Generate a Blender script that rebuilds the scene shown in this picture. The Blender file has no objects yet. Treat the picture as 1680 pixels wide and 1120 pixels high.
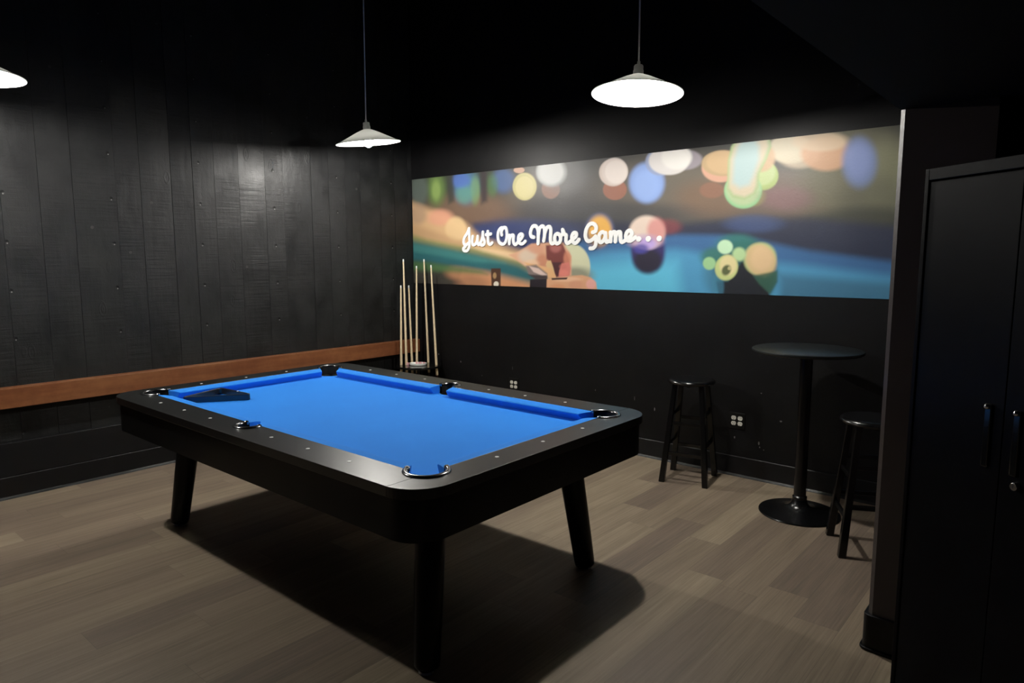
import bpy, bmesh, math, random
import numpy as np
from mathutils import Vector, Matrix
random.seed(7)
R = math.radians
scene = bpy.context.scene
col = scene.collection
BULB, AMB, EXPO = 2250.0, .006, 0.0
PSAT, PVAL = .95, 1.0
LAMPS = [(.87, -1.20, 2.45, 'white pendant lamp over the far left end of the pool table, bulb peeking out', (6.6, -.1)),
         (3.30, -1.24, 2.45, 'white pendant lamp at the right, hanging before the mural', (-4.4, -.3)),
         (.955, -3.745, 2.46, 'white pendant lamp cut off by the left edge of the photo', (0, 0))]
CAM=dict(f=1121.6,loc=[5.32, -4.6655, 1.5564],r=[0.75969, 0.65029, -0.00172],u=[-0.07785, 0.09358, 0.99256],fw=[-0.64561, 0.7539, -0.12172])
CUES=[([0.201, -0.352, 0.52], [0.219, -0.352, 1.293]), ([0.24, -0.319, 0.52], [0.225, -0.319, 1.543]), ([0.232, -0.241, 0.525], [0.205, -0.241, 1.289]), ([0.234, -0.179, 0.53], [0.254, -0.179, 1.478]), ([0.283, -0.069, 0.525], [0.241, -0.069, 1.543]), ([0.46, -0.127, 0.525], [0.404, -0.127, 1.487])]
RACK=[[1.436, -2.995, 0.775], [1.628, -2.674, 0.775], [1.437, -2.793, 0.805]]
LETTERS={'Just': [[(0.8078, 1.8265), (0.7851, 1.786), (0.7468, 1.7443), (0.735, 1.7018), (0.7579, 1.674), (0.8035, 1.6947)], [(0.8078, 1.8265), (0.8104, 1.7672), (0.8139, 1.7066), (0.809, 1.6582), (0.7829, 1.6231), (0.7425, 1.6222), (0.7298, 1.6407), (0.7603, 1.6618)], [(0.8551, 1.7542), (0.8461, 1.7061), (0.8584, 1.6757), (0.8878, 1.6814), (0.9107, 1.7111), (0.9178, 1.7529)], [(0.9178, 1.7529), (0.9156, 1.705), (0.9295, 1.676), (0.9545, 1.6924), (0.9772, 1.7397), (0.9842, 1.7901)], [(0.9842, 1.7901), (0.9878, 1.7395), (1.0063, 1.7035), (0.9955, 1.6769), (0.9667, 1.6713), (0.9462, 1.6895)], [(1.0453, 1.7944), (1.0473, 1.7383), (1.0526, 1.6909), (1.0743, 1.6758), (1.0985, 1.6902)], [(1.0232, 1.7654), (1.083, 1.77)]], 'One': [[(1.2161, 1.7582), (1.2123, 1.7872), (1.2335, 1.8202), (1.2645, 1.8176), (1.2767, 1.7741), (1.2719, 1.7223), (1.2508, 1.685), (1.2196, 1.6768), (1.1828, 1.6948), (1.1689, 1.7417), (1.1754, 1.7882), (1.2046, 1.8193), (1.2335, 1.8202)], [(1.3051, 1.7533), (1.305, 1.7159), (1.3049, 1.6785)], [(1.305, 1.7101), (1.328, 1.7499), (1.3532, 1.7494), (1.3508, 1.7093), (1.3584, 1.6806), (1.3811, 1.6717), (1.4112, 1.6969), (1.4449, 1.7247), (1.4597, 1.7499), (1.4374, 1.7617), (1.4135, 1.7424), (1.4112, 1.7026), (1.4337, 1.6783), (1.4635, 1.679), (1.4894, 1.6984)]], 'More': [[(1.5843, 1.7304), (1.5553, 1.7394), (1.5464, 1.7731), (1.5696, 1.82), (1.6056, 1.8244), (1.6286, 1.7933), (1.6331, 1.7377), (1.6312, 1.6766)], [(1.6345, 1.7488), (1.6485, 1.8038), (1.6768, 1.8223), (1.6981, 1.8024), (1.7018, 1.7528), (1.6916, 1.6978)], [(1.7039, 1.7637), (1.7261, 1.8071), (1.7539, 1.8144), (1.768, 1.7895), (1.7648, 1.7404), (1.7651, 1.6966), (1.7826, 1.6733), (1.8101, 1.6849)], [(1.837, 1.7551), (1.8132, 1.7393), (1.81, 1.7013), (1.8308, 1.6737), (1.8615, 1.6841), (1.8714, 1.7164), (1.8575, 1.7465), (1.837, 1.7551)], [(1.8644, 1.7355), (1.8779, 1.7379), (1.8946, 1.7591), (1.891, 1.7861), (1.9115, 1.7479), (1.9284, 1.7395), (1.9254, 1.6993), (1.9357, 1.6776), (1.9557, 1.6773), (1.9919, 1.7034), (2.0278, 1.7267), (2.0294, 1.7532), (2.0045, 1.7564), (1.9863, 1.7302), (1.992, 1.6927), (2.0153, 1.6737), (2.0381, 1.6813), (2.0574, 1.7022)]], 'Game': [[(2.191, 1.7571), (2.2191, 1.7668), (2.2216, 1.803), (2.1962, 1.8255), (2.1585, 1.8205), (2.1304, 1.7848), (2.1202, 1.7379), (2.1316, 1.7009), (2.1573, 1.6873), (2.1919, 1.6998), (2.2197, 1.7253)], [(2.2197, 1.7253), (2.2248, 1.6836), (2.2166, 1.6473), (2.1961, 1.6308), (2.1689, 1.6295)], [(2.3092, 1.7439), (2.2844, 1.7574), (2.2587, 1.74), (2.2513, 1.7039), (2.2641, 1.6778), (2.2888, 1.6826), (2.3097, 1.7131), (2.3134, 1.749)], [(2.3134, 1.749), (2.3147, 1.7078), (2.3238, 1.6794), (2.3438, 1.6842)], [(2.3589, 1.753), (2.362, 1.7171), (2.3621, 1.6814)], [(2.3621, 1.712), (2.3789, 1.7499), (2.4011, 1.7519), (2.4065, 1.7213), (2.4061, 1.6806)], [(2.4067, 1.7111), (2.4239, 1.7488), (2.4476, 1.7508), (2.4513, 1.7153), (2.4549, 1.6849), (2.4728, 1.6755), (2.5076, 1.6966), (2.5449, 1.7209), (2.553, 1.7456), (2.5323, 1.7626), (2.5094, 1.7492), (2.5001, 1.7193), (2.5106, 1.6915), (2.537, 1.6835), (2.56, 1.6931), (2.5855, 1.7101)]], 'dots': [[(2.6138, 1.6961), (2.6149, 1.6961)], [(2.6961, 1.6955), (2.6972, 1.6955)], [(2.7893, 1.6962), (2.7904, 1.6962)]]}
PICTURE=[
('P',[(-0.695,3.292),(2.324,2.832),(2.354,1.179),(-0.795,1.043)],(60,60,59),0.256,1),
('E',[0.5649,2.2619,1.3459,-0.0241,-0.3097,-4.4025],(52,58,48),1.2,1),
('E',[0.8031,1.9944,1.6862,-0.0218,-0.2882,-6.3782],(104,82,66),1.0,0.9),
('E',[1.6023,2.0867,2.9998,0.01,-0.2889,-4.8799],(88,80,70),1.0,0.7),
('E',[2.0477,1.9626,2.0676,0.0257,-0.1961,-4.0857],(62,60,60),1.0,0.8),
('E',[1.7345,1.9523,3.0802,0.0186,-0.4451,-9.8498],(56,54,56),1.0,0.7),
('E',[2.9635,2.0497,1.4818,0.0461,-0.2976,-4.5943],(108,100,88),1.2,0.85),
('E',[3.2,1.9709,3.6711,0.1318,-0.4439,-7.8713],(118,92,72),1.0,0.7),
('E',[2.3409,1.9012,1.4747,0.0271,-0.4966,-11.719],(62,62,64),1.0,0.7),
('E',[3.7476,1.9597,2.8477,0.134,-0.431,-7.2807],(118,98,88),1.0,0.75),
('E',[4.1122,2.0494,3.1825,0.1737,-0.2281,-3.0055],(104,102,78),1.0,0.85),
('E',[4.3017,1.999,8.6605,0.5056,-0.2792,-3.969],(112,112,86),0.8,0.9),
('E',[4.224,1.8949,4.9118,0.2784,-0.3655,-6.8196],(86,86,70),1.0,0.7),
('E',[4.1971,1.767,2.9087,0.1628,-0.3659,-10.7857],(52,54,48),0.9,0.8),
('P',[(0.88,1.863),(2.049,1.855),(2.923,1.797),(3.251,1.812),(3.87,1.805),(4.431,1.734),(4.448,1.453),(3.564,1.564),(2.053,1.518),(0.717,1.571)],(40,46,66),0.0827,0.95),
('E',[1.3975,1.756,1.5831,-0.0013,-0.1775,-7.8456],(46,58,104),0.9,0.8),
('E',[3.4918,1.7827,5.2679,0.2196,-0.5702,-17.3864],(62,82,128),0.9,0.6),
('P',[(1.397,1.462),(1.736,1.646),(2.111,1.686),(2.925,1.721),(3.255,1.71),(3.518,1.671),(3.881,1.594),(4.477,1.511),(4.496,1.199),(1.397,1.028)],(50,98,146),0.0639,1),
('P',[(1.929,1.543),(2.346,1.605),(2.928,1.619),(3.35,1.547),(3.885,1.5),(4.482,1.424),(4.496,1.199),(1.934,1.058)],(68,148,190),0.0878,0.9),
('P',[(1.992,1.467),(2.623,1.52),(2.931,1.52),(3.017,1.118),(1.997,1.061)],(84,184,216),0.1732,0.9),
('P',[(3.692,1.442),(4.484,1.388),(4.496,1.199),(3.705,1.155)],(56,110,140),0.0817,0.95),
('E',[2.8487,1.7814,9.0874,0.2602,-0.558,-18.6176],(128,60,64),0.9,0.7),
('E',[0.3618,2.2182,8.3074,-0.1832,-0.4293,-6.6268],(88,112,58),1.0,0.9),
('E',[0.3615,2.2066,16.6108,-0.3663,-0.6852,-10.7638],(132,156,84),0.9,0.6),
('E',[0.7665,2.2143,6.301,-0.0867,-0.4624,-6.9008],(66,104,138),1.0,0.9),
('E',[0.8836,2.1734,16.121,-0.183,-0.5247,-8.2416],(104,136,74),0.9,0.6),
('E',[0.7417,2.1488,9.6343,-0.1373,-0.7178,-11.9013],(84,132,112),0.9,0.7),
('E',[0.6955,2.2751,8.8828,-0.1353,-1.0797,-14.8779],(64,92,160),0.8,0.8),
('E',[1.228,2.2365,7.7076,-0.0332,-0.684,-9.4249],(62,88,134),0.8,0.8),
('E',[1.0962,2.203,14.9829,-0.105,-0.7024,-10.3119],(70,104,60),0.9,0.6),
('P',[(0.948,2.398),(1.023,2.392),(1.035,2.066),(0.959,2.042)],(50,42,46),0.0642,0.9),
('P',[(0.526,2.378),(0.592,2.373),(0.611,2.089),(0.528,2.064)],(52,54,50),0.0548,0.8),
('E',[0.1154,2.2223,7.9236,-0.2147,-0.4119,-6.4708],(88,98,92),0.8,0.7),
('E',[1.4737,2.1669,7.4906,0.0054,-0.575,-8.5809],(186,176,122),0.16,1),
('E',[1.46,2.1678,8.5667,0.0038,-0.6459,-9.6393],(176,168,116),0.08,1),
('E',[1.4737,2.1617,9.7367,0.007,-0.7126,-10.7238],(192,182,130),0.2,1),
('E',[1.4118,2.3114,16.0599,-0.0088,-3.1636,-38.5791],(176,140,118),0.2,1),
('E',[1.7592,2.1277,10.3641,0.068,-0.8057,-12.4386],(132,98,84),0.2,0.9),
('E',[1.7647,2.2675,6.2453,0.0418,-0.6706,-8.347],(170,172,170),0.25,1),
('E',[1.9224,2.2254,4.7553,0.0471,-0.5601,-7.2728],(104,104,104),1.0,0.5),
('E',[1.7647,2.2675,7.8066,0.0522,-0.8047,-10.0164],(188,188,186),0.3,1),
('E',[2.3879,2.0823,9.2196,0.1788,-0.808,-12.5822],(152,98,78),0.15,0.9),
('E',[2.3687,2.2143,7.8062,0.1487,-0.7613,-9.5414],(196,180,170),0.13,1),
('E',[2.3852,2.2223,8.3859,0.1626,-0.7913,-9.7816],(204,190,182),0.13,1),
('E',[2.3964,2.2168,10.0423,0.197,-0.911,-11.3388],(216,204,196),0.2,1),
('E',[2.6666,2.1141,6.6443,0.1668,-0.4727,-6.7204],(128,156,212),0.35,0.95),
('E',[2.667,2.096,9.1721,0.2302,-0.6289,-9.2332],(138,166,220),0.6,0.9),
('E',[2.7752,2.2571,8.2837,0.227,-0.918,-10.2915],(140,150,180),0.2,0.9),
('E',[2.957,2.2582,6.5106,0.2027,-1.2467,-13.6398],(150,142,150),0.25,0.8),
('E',[2.8449,2.2597,6.1332,0.1768,-0.8971,-9.9349],(206,200,196),0.16,0.95),
('E',[2.908,2.28,8.2333,0.2481,-1.0795,-11.5314],(216,212,206),0.3,0.9),
('E',[3.1889,2.0266,10.9992,0.3928,-1.1579,-18.1883],(142,98,78),0.3,0.6),
('E',[3.2466,2.1735,7.239,0.2678,-0.8734,-10.4387],(196,150,126),0.15,1),
('E',[3.2588,2.2057,6.6285,0.2471,-1.0105,-11.4708],(176,150,112),0.15,1),
('E',[3.2718,2.2128,7.8005,0.2929,-1.1333,-12.7056],(188,158,118),0.25,1),
('E',[3.5491,2.1001,9.734,0.4198,-0.8007,-10.3963],(162,180,110),0.16,1),
('E',[3.54,2.1209,11.0405,0.4743,-0.9478,-11.8791],(178,192,136),0.3,1),
('E',[3.4714,1.9679,9.88,0.4093,-0.8896,-15.3173],(140,140,84),0.5,0.7),
('E',[3.7739,2.2221,7.2381,0.3463,-1.0479,-10.8125],(180,162,138),0.4,0.9),
('E',[3.718,2.2585,7.1306,0.3332,-1.0887,-10.745],(196,184,158),0.3,1),
('E',[3.9432,2.2057,6.5178,0.3343,-0.9205,-9.4977],(196,148,110),0.35,0.9),
('E',[3.9024,2.2851,6.0269,0.3046,-1.7905,-16.5923],(206,180,148),0.5,0.8),
('E',[3.5274,2.222,10.1179,0.4329,-0.9765,-10.4313],(192,160,126),0.3,0.95),
('E',[3.4146,2.0082,7.5395,0.3038,-0.5302,-8.4017],(134,186,134),0.14,1),
('E',[3.4142,2.0164,8.3487,0.3365,-0.602,-9.3747],(168,186,142),0.3,1),
('P',[(3.301,2.028),(3.302,2.227),(3.32,2.315),(3.37,2.371),(3.488,2.37),(3.579,2.359),(3.598,2.286),(3.569,2.202),(3.524,2.114),(3.523,2.034),(3.504,1.982),(3.43,1.946),(3.343,1.967)],(156,176,126),0.0207,1),
('P',[(3.314,2.035),(3.315,2.225),(3.338,2.305),(3.379,2.366),(3.488,2.37),(3.562,2.361),(3.578,2.289),(3.549,2.204),(3.507,2.115),(3.506,2.035),(3.487,1.991),(3.429,1.966),(3.351,1.987)],(196,182,156),0.0373,1),
('P',[(3.339,2.067),(3.341,2.223),(3.364,2.303),(3.396,2.356),(3.48,2.363),(3.516,2.295),(3.52,2.207),(3.483,2.097),(3.46,2.046),(3.392,2.03)],(168,190,190),0.0581,1),
('E',[4.1422,2.1352,10.3567,0.5725,-0.609,-6.8277],(104,122,168),0.6,0.9),
('E',[4.1344,2.1506,14.4732,0.7981,-0.8318,-9.1006],(118,134,184),0.8,0.7),
('E',[3.7092,1.9422,6.3332,0.2929,-0.7932,-14.0648],(128,92,96),1.0,0.6),
('E',[2.2514,1.7801,7.8513,0.1296,-0.2301,-8.3028],(110,118,160),0.5,0.7),
('E',[2.2516,1.7704,9.0892,0.15,-0.2298,-8.6452],(222,166,66),0.5,1),
('E',[2.2298,1.6839,10.7157,0.1718,-0.2814,-17.1797],(140,110,90),0.8,0.6),
('E',[2.6899,1.6028,6.8281,0.1728,-0.0439,-6.0318],(46,36,92),0.35,1),
('E',[2.6918,1.529,8.3001,0.2101,0.0201,-10.8225],(34,30,44),0.6,0.95),
('E',[2.6758,1.7454,6.5946,0.1655,-0.2011,-8.0821],(222,200,184),0.3,1),
('E',[2.7583,1.757,13.0188,0.3486,-0.2932,-11.0303],(206,120,116),0.7,0.75),
('E',[2.6618,1.6768,6.7941,0.1684,-0.2964,-18.095],(190,160,190),0.7,0.7),
('E',[2.6833,1.6581,13.6538,0.3442,-0.3409,-24.1699],(186,160,220),0.9,0.95),
('E',[2.6315,1.6218,15.712,0.3793,-0.2577,-26.9717],(62,58,150),0.9,0.8),
('E',[3.4066,1.4501,3.9516,0.1568,0.0558,-4.3795],(54,104,124),0.5,0.7),
('E',[3.4502,1.4465,4.6379,0.1881,0.0566,-4.2473],(36,82,84),0.3,1),
('E',[3.3814,1.6482,7.157,0.2815,-0.2099,-14.8801],(44,112,104),0.7,0.8),
('E',[3.2241,1.5558,9.9523,0.3591,-0.0228,-14.5011],(50,110,100),0.8,0.9),
('P',[(3.249,1.383),(3.334,1.385),(3.426,1.522),(3.447,1.522),(3.528,1.414),(3.624,1.325),(3.656,1.153),(3.303,1.133)],(26,28,34),0.0214,1),
('E',[3.259,1.3488,21.9624,0.8046,0.2498,-9.6121],(60,130,160),0.6,0.5),
('E',[3.5521,1.5471,6.1481,-7.1666,-6.7902,-6.062],(176,196,130),0.3,1),
('E',[3.5568,1.5347,8.1656,6.1443,4.9144,-6.8834],(206,178,128),0.35,1),
('E',[3.5646,1.5471,13.3375,0.5729,-0.0052,-12.1439],(220,186,140),0.7,0.9),
('P',[(3.511,1.431),(3.675,1.466),(3.678,1.392),(3.633,1.309),(3.555,1.373)],(44,84,66),0.0248,0.9),
('E',[3.1889,1.5125,20.6328,0.7292,0.091,-21.947],(150,196,140),0.4,1),
('E',[3.3027,1.6281,17.926,0.6763,-0.2304,-20.4625],(190,226,186),0.35,1),
('E',[3.406,1.5766,20.9137,0.8319,-0.0957,-21.6368],(176,208,150),0.6,1),
('E',[3.3171,1.4832,11.4109,-3.8959,-3.5621,-10.6115],(190,200,128),0.22,1),
('E',[3.3298,1.5004,16.0598,0.6131,0.086,-14.666],(220,206,150),0.5,1),
('E',[3.3177,1.4661,27.8723,-15.6552,-12.2025,-22.9758],(88,96,60),0.6,1),
('E',[3.3395,1.4791,75.0928,2.8803,0.6831,-78.2363],(196,186,130),0.5,0.8),
('P',[(-0.771,1.575),(0.468,1.543),(1.03,1.459),(1.481,1.383),(1.606,1.04),(0.542,0.981),(-0.801,0.908)],(54,52,47),0.1683,1),
('P',[(0.716,1.479),(1.03,1.47),(1.467,1.399),(1.771,1.352),(1.773,1.049),(1.027,1.008),(0.833,1.228),(0.673,1.369)],(192,134,92),0.0577,1),
('E',[0.6906,1.4213,5.1007,-0.0769,0.1618,-13.2927],(176,122,84),1.0,0.85),
('E',[0.8342,1.3087,4.8354,-0.0588,0.2952,-12.4676],(150,104,74),1.0,0.8),
('P',[(-0.737,2.353),(0.129,2.067),(0.476,1.969),(0.762,1.867),(0.956,1.738),(1.326,1.634),(1.536,1.59),(1.77,1.465),(1.963,1.315),(1.605,1.316),(1.181,1.46),(0.554,1.63),(-0.76,1.837)],(196,158,114),0.1059,1),
('E',[0.4073,1.9423,5.8407,-0.1227,-0.5065,-13.1791],(206,144,116),0.9,0.8),
('E',[0.6233,1.8252,7.1549,-0.1185,-0.2415,-8.7132],(212,180,132),0.45,0.8),
('P',[(-0.75,2.065),(0.213,1.843),(0.719,1.709),(0.719,1.663),(0.121,1.755),(-0.757,1.903)],(176,140,100),0.0743,0.7),
('P',[(0.799,1.662),(1.254,1.613),(1.604,1.548),(1.77,1.476),(1.77,1.445),(1.467,1.516),(0.955,1.604)],(222,190,146),0.0369,0.8),
('E',[0.0908,1.9845,7.8582,-0.2159,-0.4291,-10.4017],(150,124,104),0.9,0.6),
('P',[(-0.754,1.967),(0.21,1.741),(0.878,1.639),(1.397,1.527),(1.523,1.484),(1.523,1.431),(0.206,1.573),(-0.769,1.641)],(120,128,76),0.0624,0.85),
('P',[(-0.759,1.863),(0.12,1.706),(0.877,1.593),(1.397,1.494),(1.604,1.422),(1.672,1.36),(1.55,1.336),(1.03,1.425),(0.205,1.512),(-0.773,1.549)],(36,92,98),0.0949,1),
('P',[(-0.353,1.751),(0.209,1.669),(0.877,1.571),(1.254,1.505),(0.876,1.514),(0.207,1.597),(-0.356,1.663)],(62,124,120),0.0569,0.7),
('P',[(-0.773,1.549),(0.205,1.512),(0.953,1.436),(1.03,1.403),(0.203,1.427),(-0.777,1.443)],(70,106,62),0.0665,0.8),
('P',[(1.076,1.459),(1.195,1.46),(1.194,1.273),(1.082,1.27)],(70,46,34),0.0161,1),
('E',[1.1206,1.3933,44.4908,-0.2848,0.5632,-36.0543],(150,120,80),0.6,1),
('E',[1.1388,1.3159,31.8526,-0.1919,0.927,-39.1449],(214,206,190),0.3,1),
('E',[1.9736,1.4773,5.1879,0.056,0.0396,-5.2197],(204,204,168),0.12,1),
('E',[2.0177,1.4073,5.7925,0.0676,0.2218,-14.1963],(122,124,106),0.9,0.85),
('P',[(1.29,1.581),(1.411,1.612),(1.55,1.674),(1.736,1.682),(1.896,1.679),(1.979,1.568),(1.981,1.407),(1.835,1.374),(1.672,1.402),(1.481,1.484)],(206,156,122),0.0234,1),
('E',[1.5087,1.5691,10.3843,0.0147,-0.0466,-17.1933],(206,190,170),0.9,0.8),
('E',[1.6038,1.6316,10.6148,0.0355,-0.2288,-23.9479],(200,140,112),0.8,0.7),
('E',[1.6711,1.5271,16.7204,0.0786,0.0298,-16.0142],(184,116,84),0.9,0.8),
('E',[1.5499,1.5058,12.2076,0.0275,0.131,-31.5803],(222,186,150),0.9,0.7),
('P',[(1.71,1.661),(1.89,1.669),(1.954,1.543),(1.955,1.467),(1.855,1.389),(1.803,1.404),(1.763,1.517),(1.717,1.543)],(112,54,50),0.0229,1),
('E',[1.8141,1.6398,17.3011,0.1316,-0.2622,-24.5208],(170,100,92),0.8,0.8),
('E',[1.9354,1.5478,26.6156,0.2672,-0.007,-16.5075],(196,120,90),0.8,0.8),
('P',[(1.724,1.527),(1.763,1.532),(1.796,1.466),(1.816,1.384),(1.751,1.424),(1.711,1.496)],(206,170,120),0.0116,1),
('P',[(1.776,1.517),(1.879,1.517),(1.867,1.456),(1.829,1.384),(1.803,1.44)],(70,36,40),0.0172,1),
('P',[(1.879,1.507),(1.954,1.518),(1.974,1.467),(1.962,1.406),(1.899,1.385),(1.848,1.389),(1.854,1.446)],(200,112,98),0.017,1),
('E',[1.9051,1.4259,22.5963,0.2125,0.5233,-39.2789],(214,120,104),0.9,0.8),
('E',[1.892,1.4817,26.317,0.2408,0.3446,-49.1423],(186,100,90),0.9,0.6),
('P',[(1.467,1.516),(1.638,1.49),(1.77,1.465),(1.816,1.404),(1.816,1.373),(1.705,1.402),(1.571,1.443)],(214,164,112),0.0176,1),
('P',[(1.488,1.484),(1.604,1.495),(1.725,1.423),(1.731,1.392),(1.638,1.386),(1.523,1.41)],(120,104,100),0.0238,1),
('P',[(1.523,1.484),(1.631,1.464),(1.725,1.408),(1.672,1.402),(1.577,1.432)],(212,186,176),0.0149,0.9),
('P',[(1.537,1.368),(1.725,1.382),(1.719,1.152),(1.523,1.143)],(32,26,32),0.0149,1),
('P',[(1.509,1.41),(1.725,1.403),(1.731,1.377),(1.605,1.369)],(60,50,52),0.0178,1),
('P',[(1.725,1.371),(1.835,1.379),(1.993,1.407),(2.085,1.413),(2.175,1.395),(2.223,1.356),(2.236,1.302),(2.238,1.174),(1.713,1.151)],(210,154,114),0.0167,1),
('E',[1.9309,1.3754,7.2234,0.0716,0.9371,-49.1351],(224,178,142),0.9,0.8),
('E',[2.0248,1.3319,13.5143,0.1594,0.687,-28.3235],(204,142,110),0.9,0.8),
('E',[2.1761,1.3405,20.9927,0.3116,0.5973,-25.225],(224,160,150),0.6,0.9),
('E',[1.836,1.3015,12.9432,0.1035,0.877,-32.3111],(206,136,92),0.9,0.7),
('P',[(1.771,1.383),(1.943,1.391),(1.931,1.375),(1.777,1.367)],(40,20,24),0.0086,1),
]
# ---------------------------------------------------------------- helpers
def lin(c):
    return tuple(((v/255)/12.92 if v/255 <= .04045 else ((v/255+.055)/1.055)**2.4) for v in c)

def link(name, bm, mat, parent=None, smooth=False, bevel=0):
    me = bpy.data.meshes.new(name)
    bmesh.ops.recalc_face_normals(bm, faces=bm.faces)
    bm.to_mesh(me); bm.free()
    if mat: me.materials.append(mat)
    if smooth:
        for p in me.polygons: p.use_smooth = True
        if hasattr(me, 'set_sharp_from_angle'): me.set_sharp_from_angle(angle=R(40))
    o = bpy.data.objects.new(name, me); col.objects.link(o)
    if parent: o.parent = parent
    if bevel:
        m = o.modifiers.new('bevel', 'BEVEL'); m.width = bevel; m.segments = 2; m.limit_method = 'ANGLE'; m.angle_limit = R(35)
    return o

def tag(o, label=None, cat=None, group=None, kind=None):
    if label: o['label'] = label
    if cat: o['category'] = cat
    if group: o['group'] = group
    if kind: o['kind'] = kind
    return o

def empty(name, loc, label, cat, rz=0, group=None):
    o = bpy.data.objects.new(name, None); col.objects.link(o)
    o.location = loc; o.rotation_euler = (0, 0, rz); o.empty_display_size = .1
    return tag(o, label, cat, group)

def box(bm, x0, x1, y0, y1, z0, z1):
    v = [bm.verts.new(p) for p in ((x0,y0,z0),(x1,y0,z0),(x1,y1,z0),(x0,y1,z0),(x0,y0,z1),(x1,y0,z1),(x1,y1,z1),(x0,y1,z1))]
    for f in ((0,3,2,1),(4,5,6,7),(0,1,5,4),(1,2,6,5),(2,3,7,6),(3,0,4,7)): bm.faces.new([v[i] for i in f])

def B(*a):
    bm = bmesh.new(); box(bm, *a); return bm

def lathe(bm, prof, n=48, c=(0,0), a0=0, a1=360, close=False):
    """prof: list of (r,z)"""
    full = abs(a1-a0) >= 360
    k = n if full else n+1
    rings = []
    for i in range(k):
        a = R(a0+(a1-a0)*i/n)
        rings.append([bm.verts.new((c[0]+r*math.cos(a), c[1]+r*math.sin(a), z)) for r, z in prof])
    for i in range(n):
        p, q = rings[i], rings[(i+1) % k]
        for j in range(len(prof)-1): bm.faces.new((p[j], q[j], q[j+1], p[j+1]))
        if close: bm.faces.new((p[-1], q[-1], q[0], p[0]))
    if close and not full:
        bm.faces.new(rings[0]); bm.faces.new(rings[-1])
    bmesh.ops.remove_doubles(bm, verts=bm.verts, dist=1e-6)

def bar(bm, a, b, ra, rb, n=20, rot=0):
    a, b = Vector(a), Vector(b); d = (b-a).normalized()
    u = d.cross(Vector((0,0,1)) if abs(d.z) < .9 else Vector((1,0,0))).normalized(); w = d.cross(u)
    A, Bv = [], []
    for i in range(n):
        t = 2*math.pi*i/n+rot; o = u*math.cos(t)+w*math.sin(t)
        A.append(bm.verts.new(a+o*ra)); Bv.append(bm.verts.new(b+o*rb))
    for i in range(n): bm.faces.new((A[i], A[(i+1)%n], Bv[(i+1)%n], Bv[i]))
    bm.faces.new(A[::-1]); bm.faces.new(Bv)

def chain(bm, pts, rads, n=24):
    """lathed tube through points (vertical-ish), continuous"""
    rings = []
    d = (Vector(pts[-1])-Vector(pts[0])).normalized()
    u = d.cross(Vector((1,0,0))).normalized(); w = d.cross(u)
    for p, r in zip(pts, rads):
        rings.append([bm.verts.new(Vector(p)+(u*math.cos(2*math.pi*i/n)+w*math.sin(2*math.pi*i/n))*r) for i in range(n)])
    for A, Bv in zip(rings, rings[1:]):
        for i in range(n): bm.faces.new((A[i], A[(i+1)%n], Bv[(i+1)%n], Bv[i]))
    bm.faces.new(rings[0][::-1]); bm.faces.new(rings[-1])

def prism(bm, poly, z0, z1):
    a = [bm.verts.new((x,y,z0)) for x,y in poly]; b = [bm.verts.new((x,y,z1)) for x,y in poly]
    n = len(poly)
    for i in range(n): bm.faces.new((a[i], a[(i+1)%n], b[(i+1)%n], b[i]))
    bm.faces.new(a[::-1]); bm.faces.new(b)

def rrect(hx, hy, r, n=10, cy=0):
    out = []
    for sx, sy, a in ((1,1,0),(-1,1,90),(-1,-1,180),(1,-1,270)):
        for i in range(n+1):
            t = R(a+90*i/n); out.append((sx*(hx-r)+r*math.cos(t), cy+sy*(hy-r)+r*math.sin(t)))
    return out

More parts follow.
